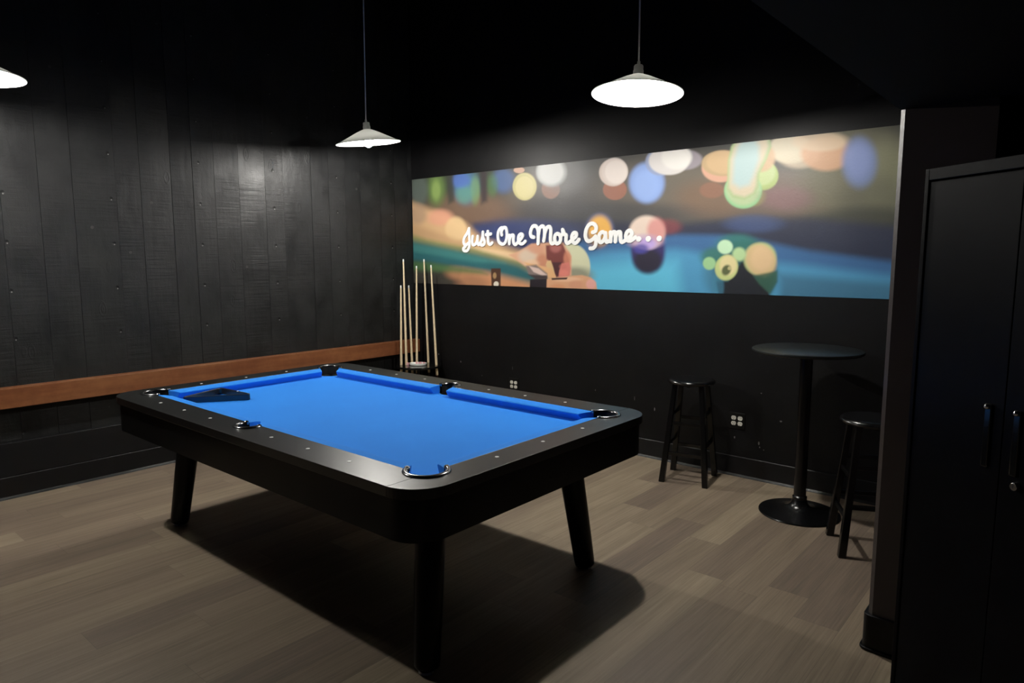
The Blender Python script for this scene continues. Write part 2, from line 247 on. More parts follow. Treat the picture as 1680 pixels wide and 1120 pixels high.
# ---------------------------------------------------------------- materials
def mat(name, color, rough=.5, spec=.5, metal=0, coat=0):
    m = bpy.data.materials.new(name); m.use_nodes = True
    b = m.node_tree.nodes['Principled BSDF']
    b.inputs['Base Color'].default_value = (*color, 1); b.inputs['Roughness'].default_value = rough
    b.inputs['Specular IOR Level'].default_value = spec; b.inputs['Metallic'].default_value = metal
    b.inputs['Coat Weight'].default_value = coat
    return m
class NT:
    def __init__(s, m): s.t = m.node_tree; s.b = s.t.nodes['Principled BSDF']
    def n(s, typ, **k):
        x = s.t.nodes.new(typ)
        for a, v in k.items(): setattr(x, a, v)
        return x
    def l(s, a, b): s.t.links.new(a, b)
    def m(s, op, a, b=None, c=None):
        x = s.n('ShaderNodeMath', operation=op)
        for i, v in enumerate((a, b, c)):
            if v is None: continue
            if isinstance(v, (int, float)): x.inputs[i].default_value = v
            else: s.l(v, x.inputs[i])
        return x.outputs[0]
    def noise(s, vec, scale, detail=3, rough=.5, stretch=None):
        if stretch:
            mp = s.n('ShaderNodeMapping'); mp.inputs['Scale'].default_value = stretch; s.l(vec, mp.inputs[0]); vec = mp.outputs[0]
        x = s.n('ShaderNodeTexNoise'); x.inputs['Scale'].default_value = scale; x.inputs['Detail'].default_value = detail
        x.inputs['Roughness'].default_value = rough; s.l(vec, x.inputs['Vector']); return x.outputs[0]
    def ramp(s, f, stops):
        x = s.n('ShaderNodeValToRGB'); s.l(f, x.inputs[0]); e = x.color_ramp.elements
        while len(e) < len(stops): e.new(.5)
        for i, (p, c) in enumerate(stops): e[i].position = p; e[i].color = (*c, 1)
        return x.outputs[0]
    def mix(s, f, a, b, mode='MIX'):
        x = s.n('ShaderNodeMix', data_type='RGBA', blend_type=mode)
        for i, v in ((0, f), (6, a), (7, b)):
            if isinstance(v, (int, float)): x.inputs[i].default_value = v
            elif isinstance(v, tuple): x.inputs[i].default_value = (*v, 1)
            else: s.l(v, x.inputs[i])
        return x.outputs[2]
    def bump(s, h, strength=.3, dist=.01, prev=None):
        x = s.n('ShaderNodeBump'); x.inputs['Strength'].default_value = strength; x.inputs['Distance'].default_value = dist
        s.l(h, x.inputs['Height'])
        if prev: s.l(prev, x.inputs['Normal'])
        return x.outputs[0]
    def pos(s): return s.n('ShaderNodeNewGeometry').outputs['Position']
    def obj(s): return s.n('ShaderNodeTexCoord').outputs['Object']

def floor_mat():
    m = mat('vinyl_planks', (.15,.13,.1), .5, .35); t = NT(m); P = t.pos()
    sp = t.n('ShaderNodeSeparateXYZ'); t.l(P, sp.inputs[0]); X, Y = sp.outputs[0], sp.outputs[1]
    row = t.m('FLOOR', t.m('DIVIDE', t.m('ADD', X, .032), .1855))
    w1 = t.n('ShaderNodeTexWhiteNoise', noise_dimensions='1D'); t.l(row, w1.inputs['W'])
    yy = t.m('ADD', t.m('DIVIDE', Y, 1.22), t.m('MULTIPLY', w1.outputs[0], 1.0))
    c = t.m('FLOOR', yy)
    cb = t.n('ShaderNodeCombineXYZ'); t.l(row, cb.inputs[0]); t.l(c, cb.inputs[1])
    w2 = t.n('ShaderNodeTexWhiteNoise', noise_dimensions='2D'); t.l(cb.outputs[0], w2.inputs['Vector'])
    base = t.ramp(w2.outputs[0], [(0, (.192,.148,.112)), (.3, (.222,.172,.126)), (.6, (.262,.206,.146)), (1, (.318,.256,.178))])
    # grain running along each plank, shifted per plank
    sh = t.n('ShaderNodeVectorMath', operation='ADD'); t.l(P, sh.inputs[0])
    sc = t.n('ShaderNodeVectorMath', operation='SCALE'); t.l(w2.outputs[1], sc.inputs[0]); sc.inputs[3].default_value = 13; t.l(sc.outputs[0], sh.inputs[1])
    g1 = t.noise(sh.outputs[0], 1, 5, .65, (90, 2.2, 1)); g2 = t.noise(sh.outputs[0], 1, 3, .6, (14, .9, 1)); g3 = t.noise(sh.outputs[0], 1, 2, .5, (300, 5, 1))
    gr = t.m('ADD', t.m('MULTIPLY', g1, .5), t.m('ADD', t.m('MULTIPLY', g2, .4), t.m('MULTIPLY', g3, .25)))
    v = t.n('ShaderNodeMapRange'); t.l(gr, v.inputs[0]); v.inputs[1].default_value = .4; v.inputs[2].default_value = .75; v.inputs[3].default_value = .70; v.inputs[4].default_value = 1.36
    cc = t.n('ShaderNodeVectorMath', operation='SCALE'); t.l(base, cc.inputs[0]); t.l(v.outputs[0], cc.inputs[3])
    fx = t.m('FRACT', t.m('DIVIDE', t.m('ADD', X, .032), .1855)); fy = t.m('FRACT', yy)
    dx = t.m('MULTIPLY', t.m('MINIMUM', fx, t.m('SUBTRACT', 1, fx)), .1855); dy = t.m('MULTIPLY', t.m('MINIMUM', fy, t.m('SUBTRACT', 1, fy)), 1.22)
    seam = t.m('LESS_THAN', t.m('MINIMUM', dx, dy), .0011)
    t.l(t.mix(t.m('MULTIPLY', seam, .35), cc.outputs[0], (.04,.035,.03)), t.b.inputs['Base Color'])
    t.l(t.bump(gr, .12, .002), t.b.inputs['Normal'])
    return m

def concrete_mat():
    """black painted board-formed concrete: vertical boards, fine cross grain, tie holes on a 62 x 31 cm grid"""
    m = mat('black_board_formed_concrete', (.01,.01,.01), .4, .26); t = NT(m); P = t.pos()
    sp = t.n('ShaderNodeSeparateXYZ'); t.l(P, sp.inputs[0]); Y, Z = sp.outputs[1], sp.outputs[2]
    at = t.n('ShaderNodeAttribute'); at.attribute_name = 'board'; bd = at.outputs['Fac']
    sh = t.n('ShaderNodeCombineXYZ'); t.l(t.m('MULTIPLY', bd, 37.0), sh.inputs[2]); t.l(t.m('MULTIPLY', bd, 11.0), sh.inputs[0])
    q = t.n('ShaderNodeVectorMath', operation='ADD'); t.l(P, q.inputs[0]); t.l(sh.outputs[0], q.inputs[1]); Q = q.outputs[0]
    cross = t.noise(Q, 1, 4, .7, (1, 2.2, 62))          # saw marks across each board
    along = t.noise(Q, 1, 3, .6, (1, 34, 1.6)); blot = t.noise(Q, 5, 4, .6); fine = t.noise(P, 160, 2)
    mask = t.noise(Q, 1, 2, .5, (1, 5, 2.4))
    mk = t.n('ShaderNodeMapRange'); t.l(mask, mk.inputs[0]); mk.inputs[1].default_value = .40; mk.inputs[2].default_value = .56; mk.inputs[3].default_value = .12
    h = t.m('ADD', t.m('MULTIPLY', t.m('MULTIPLY', cross, mk.outputs[0]), 1.3), t.m('ADD', t.m('MULTIPLY', along, .35), t.m('ADD', t.m('MULTIPLY', blot, 1.0), t.m('MULTIPLY', fine, .25))))
    # knots
    vo = t.n('ShaderNodeTexVoronoi'); vo.inputs['Scale'].default_value = 1; mp = t.n('ShaderNodeMapping'); mp.inputs['Scale'].default_value = (1, 6, 2.6); t.l(Q, mp.inputs[0]); t.l(mp.outputs[0], vo.inputs['Vector'])
    ring = t.m('SINE', t.m('MULTIPLY', t.m('ADD', vo.outputs['Distance'], t.m('MULTIPLY', blot, .12)), 75)); km = t.m('LESS_THAN', vo.outputs['Distance'], .16)
    h = t.m('ADD', h, t.m('MULTIPLY', t.m('MULTIPLY', ring, km), .16))
    # tie holes
    fy = t.m('SUBTRACT', t.m('FRACT', t.m('DIVIDE', t.m('ADD', Y, 10.028), .63)), .5); fz = t.m('SUBTRACT', t.m('FRACT', t.m('DIVIDE', t.m('SUBTRACT', Z, .883), .3115)), .5)
    d = t.m('SQRT', t.m('ADD', t.m('POWER', t.m('MULTIPLY', fy, .63), 2), t.m('POWER', t.m('MULTIPLY', fz, .3115), 2)))
    hole = t.m('MULTIPLY', t.m('LESS_THAN', d, .0105), t.m('GREATER_THAN', Z, .85))
    lip = t.n('ShaderNodeMapRange'); t.l(d, lip.inputs[0]); lip.inputs[1].default_value = .004; lip.inputs[2].default_value = .014
    h = t.m('ADD', h, t.m('MULTIPLY', lip.outputs[0], .8))
    # faint pour line and a pale fleck at the lower lip of each hole
    wob = t.m('MULTIPLY', t.m('SUBTRACT', t.noise(P, 4, 3), .5), .05)
    pour = t.m('LESS_THAN', t.m('ABSOLUTE', t.m('SUBTRACT', t.m('ADD', Z, wob), 1.465)), .004)
    h = t.m('ADD', h, t.m('MULTIPLY', t.m('MULTIPLY', pour, t.m('GREATER_THAN', t.noise(P, 3), .5)), .5))
    gz = t.m('ADD', t.m('MULTIPLY', fz, .3115), .0085)
    fleck = t.m('LESS_THAN', t.m('SQRT', t.m('ADD', t.m('POWER', t.m('SUBTRACT', t.m('MULTIPLY', fy, .63), .003), 2), t.m('POWER', gz, 2))), .0042)
    fleck = t.m('MULTIPLY', fleck, t.m('GREATER_THAN', Z, .85))
    # odd nicks
    v2 = t.n('ShaderNodeTexVoronoi'); v2.inputs['Scale'].default_value = 3.1; t.l(P, v2.inputs['Vector'])
    nick = t.m('LESS_THAN', v2.outputs['Distance'], .035)
    c = t.ramp(blot, [(.3, (.006,.0062,.0068)), (.7, (.0135,.014,.0142))])
    c = t.mix(hole, c, (.002,.002,.002)); c = t.mix(fleck, c, (.16,.16,.155)); c = t.mix(t.m('MULTIPLY', nick, .5), c, (.06,.06,.055))
    t.l(c, t.b.inputs['Base Color'])
    rr = t.n('ShaderNodeMapRange'); t.l(t.m('ADD', blot, t.m('MULTIPLY', t.m('FRACT', t.m('MULTIPLY', bd, 7.7)), .45)), rr.inputs[0]); rr.inputs[1].default_value = .3; rr.inputs[2].default_value = .9; rr.inputs[3].default_value = .33; rr.inputs[4].default_value = .60
    t.l(rr.outputs[0], t.b.inputs['Roughness'])
    t.l(t.bump(h, .55, .006), t.b.inputs['Normal'])
    return m

def wall_mat():
    m = mat('black_wall_paint', (.005,.005,.005), .45, .17); t = NT(m); P = t.pos()
    peel = t.noise(P, 90, 2, .5); big = t.noise(P, 2.5, 3)
    t.l(t.bump(t.m('ADD', peel, t.m('MULTIPLY', big, 1.2)), .25, .0025), t.b.inputs['Normal'])
    c = t.ramp(big, [(.3, (.0034,.0033,.0037)), (.7, (.0055,.0054,.0059))])
    # scuffs and chips where the paint is knocked off
    spots = [(2.779,.389,.005,.016),(3.598,.263,.006,.014),(3.605,.236,.004,.006),(3.742,.443,.009,.006),(.669,.555,.007,.009),(3.422,.277,.005,.009),(3.634,.222,.004,.004),(3.6,.62,.006,.004),(.36,.60,.007,.008),(2.60,.45,.002,.02),(1.33,.56,.002,.02),(2.23,.47,.004,.006),(.95,.45,.003,.008)]
    sp = t.n('ShaderNodeSeparateXYZ'); t.l(P, sp.inputs[0])
    jit = t.noise(P, 180, 2)
    for (x, z, rx, rz) in spots:
        dd = t.m('ADD', t.m('POWER', t.m('DIVIDE', t.m('SUBTRACT', sp.outputs[0], x), rx), 2), t.m('POWER', t.m('DIVIDE', t.m('SUBTRACT', sp.outputs[2], z), rz), 2))
        c = t.mix(t.m('LESS_THAN', t.m('ADD', dd, t.m('MULTIPLY', jit, 1.4)), 1.5), c, (.2,.195,.2))
    t.l(c, t.b.inputs['Base Color'])
    return m

def plain_black(name, c=(.012,.012,.013), r=.45, scale=120, st=.15, sp=.25):
    m = mat(name, tuple(v*.45 for v in c), r, sp); t = NT(m)
    t.l(t.bump(t.noise(t.pos(), scale, 2), st, .0015), t.b.inputs['Normal']); return m

def board_mat():
    m = mat('red_brown_wood', (.2,.07,.03), .38, .45); t = NT(m); P = t.pos()
    a = t.noise(P, 1, 5, .65, (1, 1.6, 16)); b = t.noise(P, 1, 4, .7, (1, 14, 14)); c = t.noise(P, 1.1, 2)
    f = t.m('ADD', t.m('MULTIPLY', a, .45), t.m('ADD', t.m('MULTIPLY', b, .25), t.m('MULTIPLY', c, .35)))
    t.l(t.ramp(f, [(.36, (.12,.036,.014)), (.5, (.175,.060,.024)), (.66, (.25,.102,.042))]), t.b.inputs['Base Color'])
    t.l(t.bump(a, .1, .002), t.b.inputs['Normal']); return m

def felt_mat():
    m = mat('blue_felt', (.03,.2,.78), .85, .2); t = NT(m); P = t.obj()
    n = t.noise(P, 700, 2); k = t.noise(P, 3, 3)
    t.l(t.mix(k, (.018,.24,.86), (.022,.28,.93)), t.b.inputs['Base Color'])
    t.b.inputs['Sheen Weight'].default_value = .15; t.b.inputs['Sheen Tint'].default_value = (.3,.5,1,1)
    t.l(t.bump(n, .12, .0006), t.b.inputs['Normal']); return m

def rail_mat():
    m = mat('black_laminate_rail', (.02,.02,.02), .35, .36); t = NT(m); P = t.obj()
    g = t.noise(P, 1, 4, .6, (5, 220, 1))
    t.l(t.ramp(g, [(.35, (.0045,.005,.005)), (.7, (.0075,.008,.008))]), t.b.inputs['Base Color'])
    t.l(t.bump(g, .05, .0005), t.b.inputs['Normal']); return m

def cue_mat():
    m = mat('maple_shaft', (.55,.42,.26), .35, .5); t = NT(m); P = t.obj()
    sp = t.n('ShaderNodeSeparateXYZ'); t.l(P, sp.inputs[0])
    g = t.noise(P, 1, 3, .6, (120, 120, 4))
    c = t.ramp(g, [(.3, (.74,.58,.36)), (.7, (.88,.74,.50))])
    t.l(c, t.b.inputs['Base Color']); return m

M = dict(floor=floor_mat(), conc=concrete_mat(), wall=wall_mat(), base=plain_black('black_vinyl_base', (.012,.012,.014), .4), lower=plain_black('black_lower_wall', (.009,.009,.009), .5, 40, .3, .12),
    board=board_mat(), felt=felt_mat(), rail=rail_mat(), apron=plain_black('black_cabinet_finish', (.004,.004,.005), .36, 200, .05, .12), leg=plain_black('black_leg_finish', (.004,.004,.005), .32, 200, .04, .14),
    ceiling=plain_black('black_ceiling', (.012,.012,.014), .8), column=plain_black('rough_black_column', (.11,.088,.084), .36, 60, .35, .4), metal=plain_black('black_cabinet_steel', (.004,.004,.006), .40, 300, .08, .06),
    chrome=mat('chrome', (.75,.75,.76), .16, .5, 1), dchrome=mat('dark_chrome', (.3,.3,.31), .2, .5, 1), rubber=mat('black_rubber', (.006,.006,.006), .6), sight=mat('pearl_sight', (.92,.92,.9), .4),
    enamel=mat('white_enamel_inside', (.88,.9,.87), .45), shade=mat('white_shade_outside', (.78,.78,.76), .4), socket=mat('grey_white_socket', (.62,.63,.62), .45), cord=mat('pale_grey_cord', (.85,.82,.84), .5),
    stool=plain_black('black_stool_paint', (.006,.006,.007), .24, 150, .06, .45), tabletop=plain_black('black_table_laminate', (.022,.027,.028), .36, 200, .05, .35), tmetal=plain_black('black_table_metal', (.007,.007,.008), .26, 90, .1, .4),
    outlet=mat('white_outlet', (.72,.7,.62), .4), plate=mat('black_plate', (.005,.005,.005), .35, .3), slot=mat('dark_slot', (.01,.01,.01), .6), cue=cue_mat(), tip=mat('pale_ferrule', (.85,.85,.83), .4), leather=mat('blue_leather_tip', (.08,.1,.16), .8), butt=mat('dark_butt', (.03,.014,.01), .25),
    tray=mat('white_tray', (.92,.93,.88), .4), chalk=mat('red_chalk', (.55,.16,.17), .8), chalkwrap=mat('pink_chalk', (.72,.42,.45), .8), rack=mat('black_rack_plastic', (.012,.012,.012), .36, 1.0), lettering=mat('white_lettering', (.9,.9,.88), .5), gloss=mat('gloss_black', (.006,.006,.006), .12))
def translucent(m, f):
    t = NT(m); out = [n for n in t.t.nodes if n.type == 'OUTPUT_MATERIAL'][0]
    tr = t.n('ShaderNodeBsdfTranslucent'); tr.inputs[0].default_value = (.9,.9,.88,1); mx = t.n('ShaderNodeMixShader'); mx.inputs[0].default_value = f
    t.l(t.b.outputs[0], mx.inputs[1]); t.l(tr.outputs[0], mx.inputs[2]); t.l(mx.outputs[0], out.inputs[0])
translucent(M['enamel'], .05); translucent(M['shade'], .14); translucent(M['socket'], .3)
bulb_m = bpy.data.materials.new('lit_bulb'); bulb_m.use_nodes = True
t_ = bulb_m.node_tree; t_.nodes.clear(); e_ = t_.nodes.new('ShaderNodeEmission'); o_ = t_.nodes.new('ShaderNodeOutputMaterial')
e_.inputs[0].default_value = (1, .968, .905, 1); e_.inputs[1].default_value = BULB; t_.links.new(e_.outputs[0], o_.inputs[0])

# ---------------------------------------------------------------- the setting
def struct(name, bm, m, bevel=0, parent=None, label=None):
    o = link(name, bm, m, parent, bevel=bevel)
    if not parent: tag(o, label, None, None, 'structure')
    return o
XR, YF, H = 8.2, -7.5, 4.4
struct('floor', B(-.2, XR, YF, .2, -.1, 0), M['floor'])
struct('ceiling', B(-.2, 4.72, YF, .2, H, H+.1), M['ceiling'])
struct('ceiling.001', B(4.72, XR, YF, .2, 2.09, H+.1), M['ceiling'])
struct('wall_back', B(-.2, 5.02, 0, .2, 0, H), M['wall'])
# left wall: individual form boards, each at its own slight depth and tilt
bm = bmesh.new(); lay = bm.faces.layers.float.new('board')
ys = [0,-.055,-.223,-.40,-.634,-.80,-.98,-1.16,-1.43,-1.60,-1.83,-2.03,-2.20,-2.362,-2.581,-2.746,-3.017,-3.214,-3.425]
while ys[-1] > YF: ys.append(ys[-1]-random.choice((.15,.19,.23)))
vals = {}
for i, (a, b) in enumerate(zip(ys, ys[1:])):
    d0 = random.uniform(-.0025, .0); d1 = d0+random.uniform(-.0028, .0028)
    n0 = len(bm.faces)
    v = [bm.verts.new(p) for p in ((-.2,a,0),(d0,a,0),(d1,b+.002,0),(-.2,b,0),(-.2,a,H),(d0,a,H),(d1,b+.002,H),(-.2,b,H))]
    bv = random.random()
    for f in ((1,2,6,5),(0,1,5,4),(2,3,7,6)):
        fc = bm.faces.new([v[k] for k in f]); fc[lay] = bv
box(bm, -.2, -.012, YF, 0, 0, H)
bm.normal_update()
me = bpy.data.meshes.new('wall_left'); bm.to_mesh(me); bm.free(); me.materials.append(M['conc'])
o = bpy.data.objects.new('wall_left', me); col.objects.link(o); tag(o, kind='structure')
# partition on the right, its front corner softly rounded
bm = bmesh.new(); pl = [(5.02,0),(4.722,0),(4.722,-1.776),(4.738,-1.79),(5.02,-1.79)]
prism(bm, pl, 0, 2.09); struct('wall_right', bm, M['column'])
bm = bmesh.new(); pl2 = [(5.02,0),(4.706,0)]
for i in range(7):
    a = R(180+90*i/6); pl2.append((4.706+.03+.03*math.cos(a), -1.804+.03+.03*math.sin(a)))
pl2 += [(5.02,-1.804)]
prism(bm, pl2, 0, .147)
pl3 = [(5.02,0),(4.697,0)]
for i in range(7):
    a = R(180+90*i/6); pl3.append((4.697+.035+.035*math.cos(a), -1.813+.035+.035*math.sin(a)))
pl3 += [(5.02,-1.813)]
prism(bm, pl3, 0, .012)
struct('baseboard_right', bm, M['base'], .003)
# dark recess beyond the partition
struct('wall_far_right', B(5.02, XR, -1.45, -1.25, 0, 2.09), M['column'])
bm = bmesh.new()
for x in (5.075, 5.125, 5.165): box(bm, x, x+.012, -1.475, -1.45, 0, 2.09)
box(bm, 5.075, 5.177, -1.462, -1.45, 0, 2.09)
struct('trim_1', bm, M['column'])
# baseboards with a small cove toe
def base_profile(h=.144, d=.012): return [(0,0),(d+.012,0),(d+.008,.006),(d,.016),(d,h-.004),(d-.003,h),(0,h)]
bm = bmesh.new(); pr = base_profile()
a = [bm.verts.new((0.02, -d, z)) for d, z in pr]; b = [bm.verts.new((4.70, -d, z)) for d, z in pr]
for i in range(len(pr)): bm.faces.new((a[i], a[(i+1)%len(pr)], b[(i+1)%len(pr)], b[i]))
bm.faces.new(a); bm.faces.new(b); struct('baseboard_back', bm, M['base'])
bm = bmesh.new(); pr = base_profile(.144, .03)
a = [bm.verts.new((d, 0, z)) for d, z in pr]; b = [bm.verts.new((d, YF, z)) for d, z in pr]
for i in range(len(pr)): bm.faces.new((a[i], a[(i+1)%len(pr)], b[(i+1)%len(pr)], b[i]))
bm.faces.new(a); bm.faces.new(b); struct('baseboard_left', bm, M['base'])
bm = B(0, .024, YF, 0, .144, .366); struct('trim_2', bm, M['base'], .004)

# wooden chair rail board
o = link('chair_rail', B(.002, .087, YF, -.002, .603, .733), M['board'], bevel=.003)
tag(o, 'long red-brown wooden board fixed along the black left wall', 'wall rail')

# ---------------------------------------------------------------- mural
MX0, MX1, MZ0, MZ1 = .012, 4.715, 1.301, 2.331
def picture():
    nx, nz = 860, 190
    X, Z = np.meshgrid(np.linspace(MX0, MX1, nx), np.linspace(MZ0, MZ1, nz))
    img = np.zeros((nz, nx, 3)); img[:] = lin((60,60,58))
    for s in PICTURE:
        if s[0] == 'E':
            cx, cz, a, b, c, d = s[1]; x, z = X-cx, Z-cz
            r = np.hypot(a*x+b*z, c*x+d*z); so = s[3]
            m = np.clip((1-r)/so+.5, 0, 1)
        else:
            P = s[1]; n = len(P); ins = np.zeros(X.shape, bool); dist = np.full(X.shape, 9.)
            for i in range(n):
                x0, z0 = P[i]; x1, z1 = P[(i+1) % n]; ex, ez = x1-x0, z1-z0; L2 = ex*ex+ez*ez+1e-12
                t = np.clip(((X-x0)*ex+(Z-z0)*ez)/L2, 0, 1)
                dist = np.minimum(dist, np.hypot(X-x0-t*ex, Z-z0-t*ez))
                if z0 != z1: ins ^= ((z0 > Z) != (z1 > Z)) & (X < ex*(Z-z0)/ez+x0)
            m = np.clip(np.where(ins, dist, -dist)/s[3]+.5, 0, 1)
        m = (m*m*(3-2*m))*s[4]
        img = img*(1-m[...,None])+np.array(lin(s[2]))*m[...,None]
    verts = np.stack([X, np.full(X.shape, -.004), Z], -1).reshape(-1, 3)
    i = np.arange(nx*nz).reshape(nz, nx)
    faces = np.stack([i[:-1,:-1], i[:-1,1:], i[1:,1:], i[1:,:-1]], -1).reshape(-1, 4)
    me = bpy.data.meshes.new('printed_panel'); me.vertices.add(len(verts)); me.vertices.foreach_set('co', verts.ravel())
    me.loops.add(faces.size); me.loops.foreach_set('vertex_index', faces.ravel())
    me.polygons.add(len(faces)); me.polygons.foreach_set('loop_start', np.arange(len(faces))*4); me.polygons.foreach_set('loop_total', np.full(len(faces), 4))
    me.update(); me.validate()
    ca = me.color_attributes.new('print', 'FLOAT_COLOR', 'POINT')
    ca.data.foreach_set('color', np.concatenate([img.reshape(-1,3), np.ones((nx*nz,1))], 1).astype(np.float32).ravel())
    m = mat('glossy_print', (.5,.5,.5), .42, .3); t = NT(m); at = t.n('ShaderNodeAttribute'); at.attribute_name = 'print'
    hs = t.n('ShaderNodeHueSaturation'); hs.inputs['Saturation'].default_value = PSAT; hs.inputs['Value'].default_value = PVAL; t.l(at.outputs['Color'], hs.inputs['Color'])
    t.l(hs.outputs[0], t.b.inputs['Base Color'])
    t.l(t.bump(t.m('ADD', t.noise(t.pos(), 70, 2), t.m('MULTIPLY', t.noise(t.pos(), 3, 2), 1.5)), .22, .0025), t.b.inputs['Normal'])
    me.materials.append(m)
    o = bpy.data.objects.new('printed_panel', me); col.objects.link(o); return o
mural = empty('wall_mural', (MX0, 0, MZ0), 'wide printed billiards photo mural with white script lettering on the back wall', 'mural')
pan = picture(); pan.parent = mural; pan.matrix_parent_inverse = Matrix.Translation((-MX0, 0, -MZ0))
edge = link('panel_edge', B(0, MX1-MX0, -.0035, 0, 0, MZ1-MZ0), M['plate'], mural)

def catmull(P, k=6):
    if len(P) < 3: return [(P[0][0]+(P[1][0]-P[0][0])*i/k, P[0][1]+(P[1][1]-P[0][1])*i/k) for i in range(k+1)]
    Q = [P[0]]+list(P)+[P[-1]]; out = []
    for i in range(1, len(Q)-2):
        for j in range(k):
            t = j/k; a = []
            for c in (0, 1):
                p0, p1, p2, p3 = Q[i-1][c], Q[i][c], Q[i+1][c], Q[i+2][c]
                a.append(.5*(2*p1+(p2-p0)*t+(2*p0-5*p1+4*p2-p3)*t*t+(3*p1-p0-3*p2+p3)*t**3))
            out.append(tuple(a))
    out.append(P[-1]); return out
def stroke(bm, pts, r, yb, y1):
    S = catmull(pts)
    for (ax, az), (bx, bz) in zip(S, S[1:]):
        dx, dz = bx-ax, bz-az; L = math.hypot(dx, dz)
        if L < 1e-6: continue
        th = math.atan2(dz, dx); poly = []
        for i in range(7): a = th+math.pi/2+math.pi*i/6; poly.append((ax+r*math.cos(a), az+r*math.sin(a)))
        for i in range(7): a = th-math.pi/2+math.pi*i/6; poly.append((bx+r*math.cos(a), bz+r*math.sin(a)))
        y0 = yb-.0011*random.random(); A = [bm.verts.new((x-MX0, y0, z-MZ0)) for x, z in poly]; Bv = [bm.verts.new((x-MX0, y1, z-MZ0)) for x, z in poly]
        n = len(poly)
        for i in range(n): bm.faces.new((A[i], A[(i+1)%n], Bv[(i+1)%n], Bv[i]))
        bm.faces.new(A); bm.faces.new(Bv)
def dot(c, r):
    bm = bmesh.new(); P = [(c[0]+r*math.cos(2*math.pi*i/32)-MX0, c[1]+r*math.sin(2*math.pi*i/32)-MZ0) for i in range(32)]
    A = [bm.verts.new((x, -.013, z)) for x, z in P]; Bv = [bm.verts.new((x, -.004, z)) for x, z in P]
    for i in range(32): bm.faces.new((A[i], A[(i+1)%32], Bv[(i+1)%32], Bv[i]))
    bm.faces.new(A); bm.faces.new(Bv); link('dot', bm, M['lettering'], mural)
for w, strokes in LETTERS.items():
    if w == 'dots':
        for s in strokes: dot(s[0], .0215)
        continue
    bm = bmesh.new()
    for k, s in enumerate(strokes): stroke(bm, s, .0145 if w in ('Just','One') else .0160, -.013, -.004)
    link('lettering', bm, M['lettering'], mural)

# ---------------------------------------------------------------- pool table
TX, TY = 2.384, -2.462
ZR, ZB = .79, .741
tb = empty('pool_table', (TX, TY, 0), 'black pool table with bright blue felt and round tapered legs', 'pool table', R(.3))
CL, CW = 1.152, .618          # cloth edge
NL, NW = 1.080, .550            # cushion nose
OL, OW = 1.302, .79
PC, PS = (1.133, .585), (0, .648)
RC, RS = .077, .058
def inner_loop():
    pts = []
    def arc(c, r, a0, a1, n=14):
        for i in range(n+1):
            a = R(a0+(a1-a0)*i/n); pts.append((c[0]+r*math.cos(a), c[1]+r*math.sin(a)))
    dv = CW-PC[1]; du = CL-PC[0]
    aV = math.degrees(math.asin(dv/RC)); aU = math.degrees(math.acos(du/RC))
    ss = math.degrees(math.asin((CW-PS[1])/RS))
    # start at right side going counter-clockwise
    arc(PC, RC, -aU, 180-aV)
    arc(PS, RS, ss, 180-ss)
    arc((-PC[0], PC[1]), RC, aV, 180+aU)
    arc((-PC[0], -PC[1]), RC, 180-aU, 360-aV)
    arc((0, -PS[1]), RS, 180+ss, 360-ss)
    arc((PC[0], -PC[1]), RC, 180+aV, 360+aU)
    return pts
def flat_frame():
    bm = bmesh.new()
    def loop(pts):
        v = [bm.verts.new((x,y,0)) for x,y in pts]; return [bm.edges.new((v[i], v[(i+1)%len(v)])) for i in range(len(v))]
    e = loop(rrect(OL, OW, .155, 14)) + loop(inner_loop())
    bmesh.ops.triangle_fill(bm, edges=e, use_beauty=True, use_dissolve=False)
    return bm
def cut(bm, co, no):
    g = list(bm.verts)+list(bm.edges)+list(bm.faces)
    bmesh.ops.bisect_plane(bm, geom=g, plane_co=co, plane_no=no, clear_outer=True, dist=1e-6)
def thick(bm, z0, z1):
    for v in bm.verts: v.co.z = z0
    r = bmesh.ops.extrude_face_region(bm, geom=list(bm.faces))
    for v in r['geom']:
        if isinstance(v, bmesh.types.BMVert): v.co.z = z1
SE = 1.156
for sx in (1, -1):
    bm = flat_frame(); cut(bm, (sx*(SE+.0006),0,0), (-sx,0,0)); thick(bm, .752, ZR); link('end_rail', bm, M['rail'], tb, bevel=.003)
for sy in (1, -1):
    bm = flat_frame(); cut(bm, (SE-.0006,0,0), (1,0,0)); cut(bm, (-SE+.0006,0,0), (-1,0,0)); cut(bm, (0,0,0), (0,-sy,0)); thick(bm, .752, ZR); link('side_rail', bm, M['rail'], tb, bevel=.003)
# apron
bm = bmesh.new()
o1, i1 = rrect(OL-.017, OW-.017, .13, 14), rrect(OL-.05, OW-.05, .097, 14)
for za, zb in ((.595, .7515),):
    ring = [[bm.verts.new((x,y,z)) for x,y in P] for P, z in ((o1,za),(o1,zb),(i1,zb),(i1,za))]
    n = len(o1)
    for k in range(4):
        A, Bv = ring[k], ring[(k+1)%4]
        for i in range(n): bm.faces.new((A[i], A[(i+1)%n], Bv[(i+1)%n], Bv[i]))
link('apron', bm, M['apron'], tb, smooth=True)
link('frame', B(-1.19, 1.19, -.68, .68, .63, .70), M['apron'], tb)
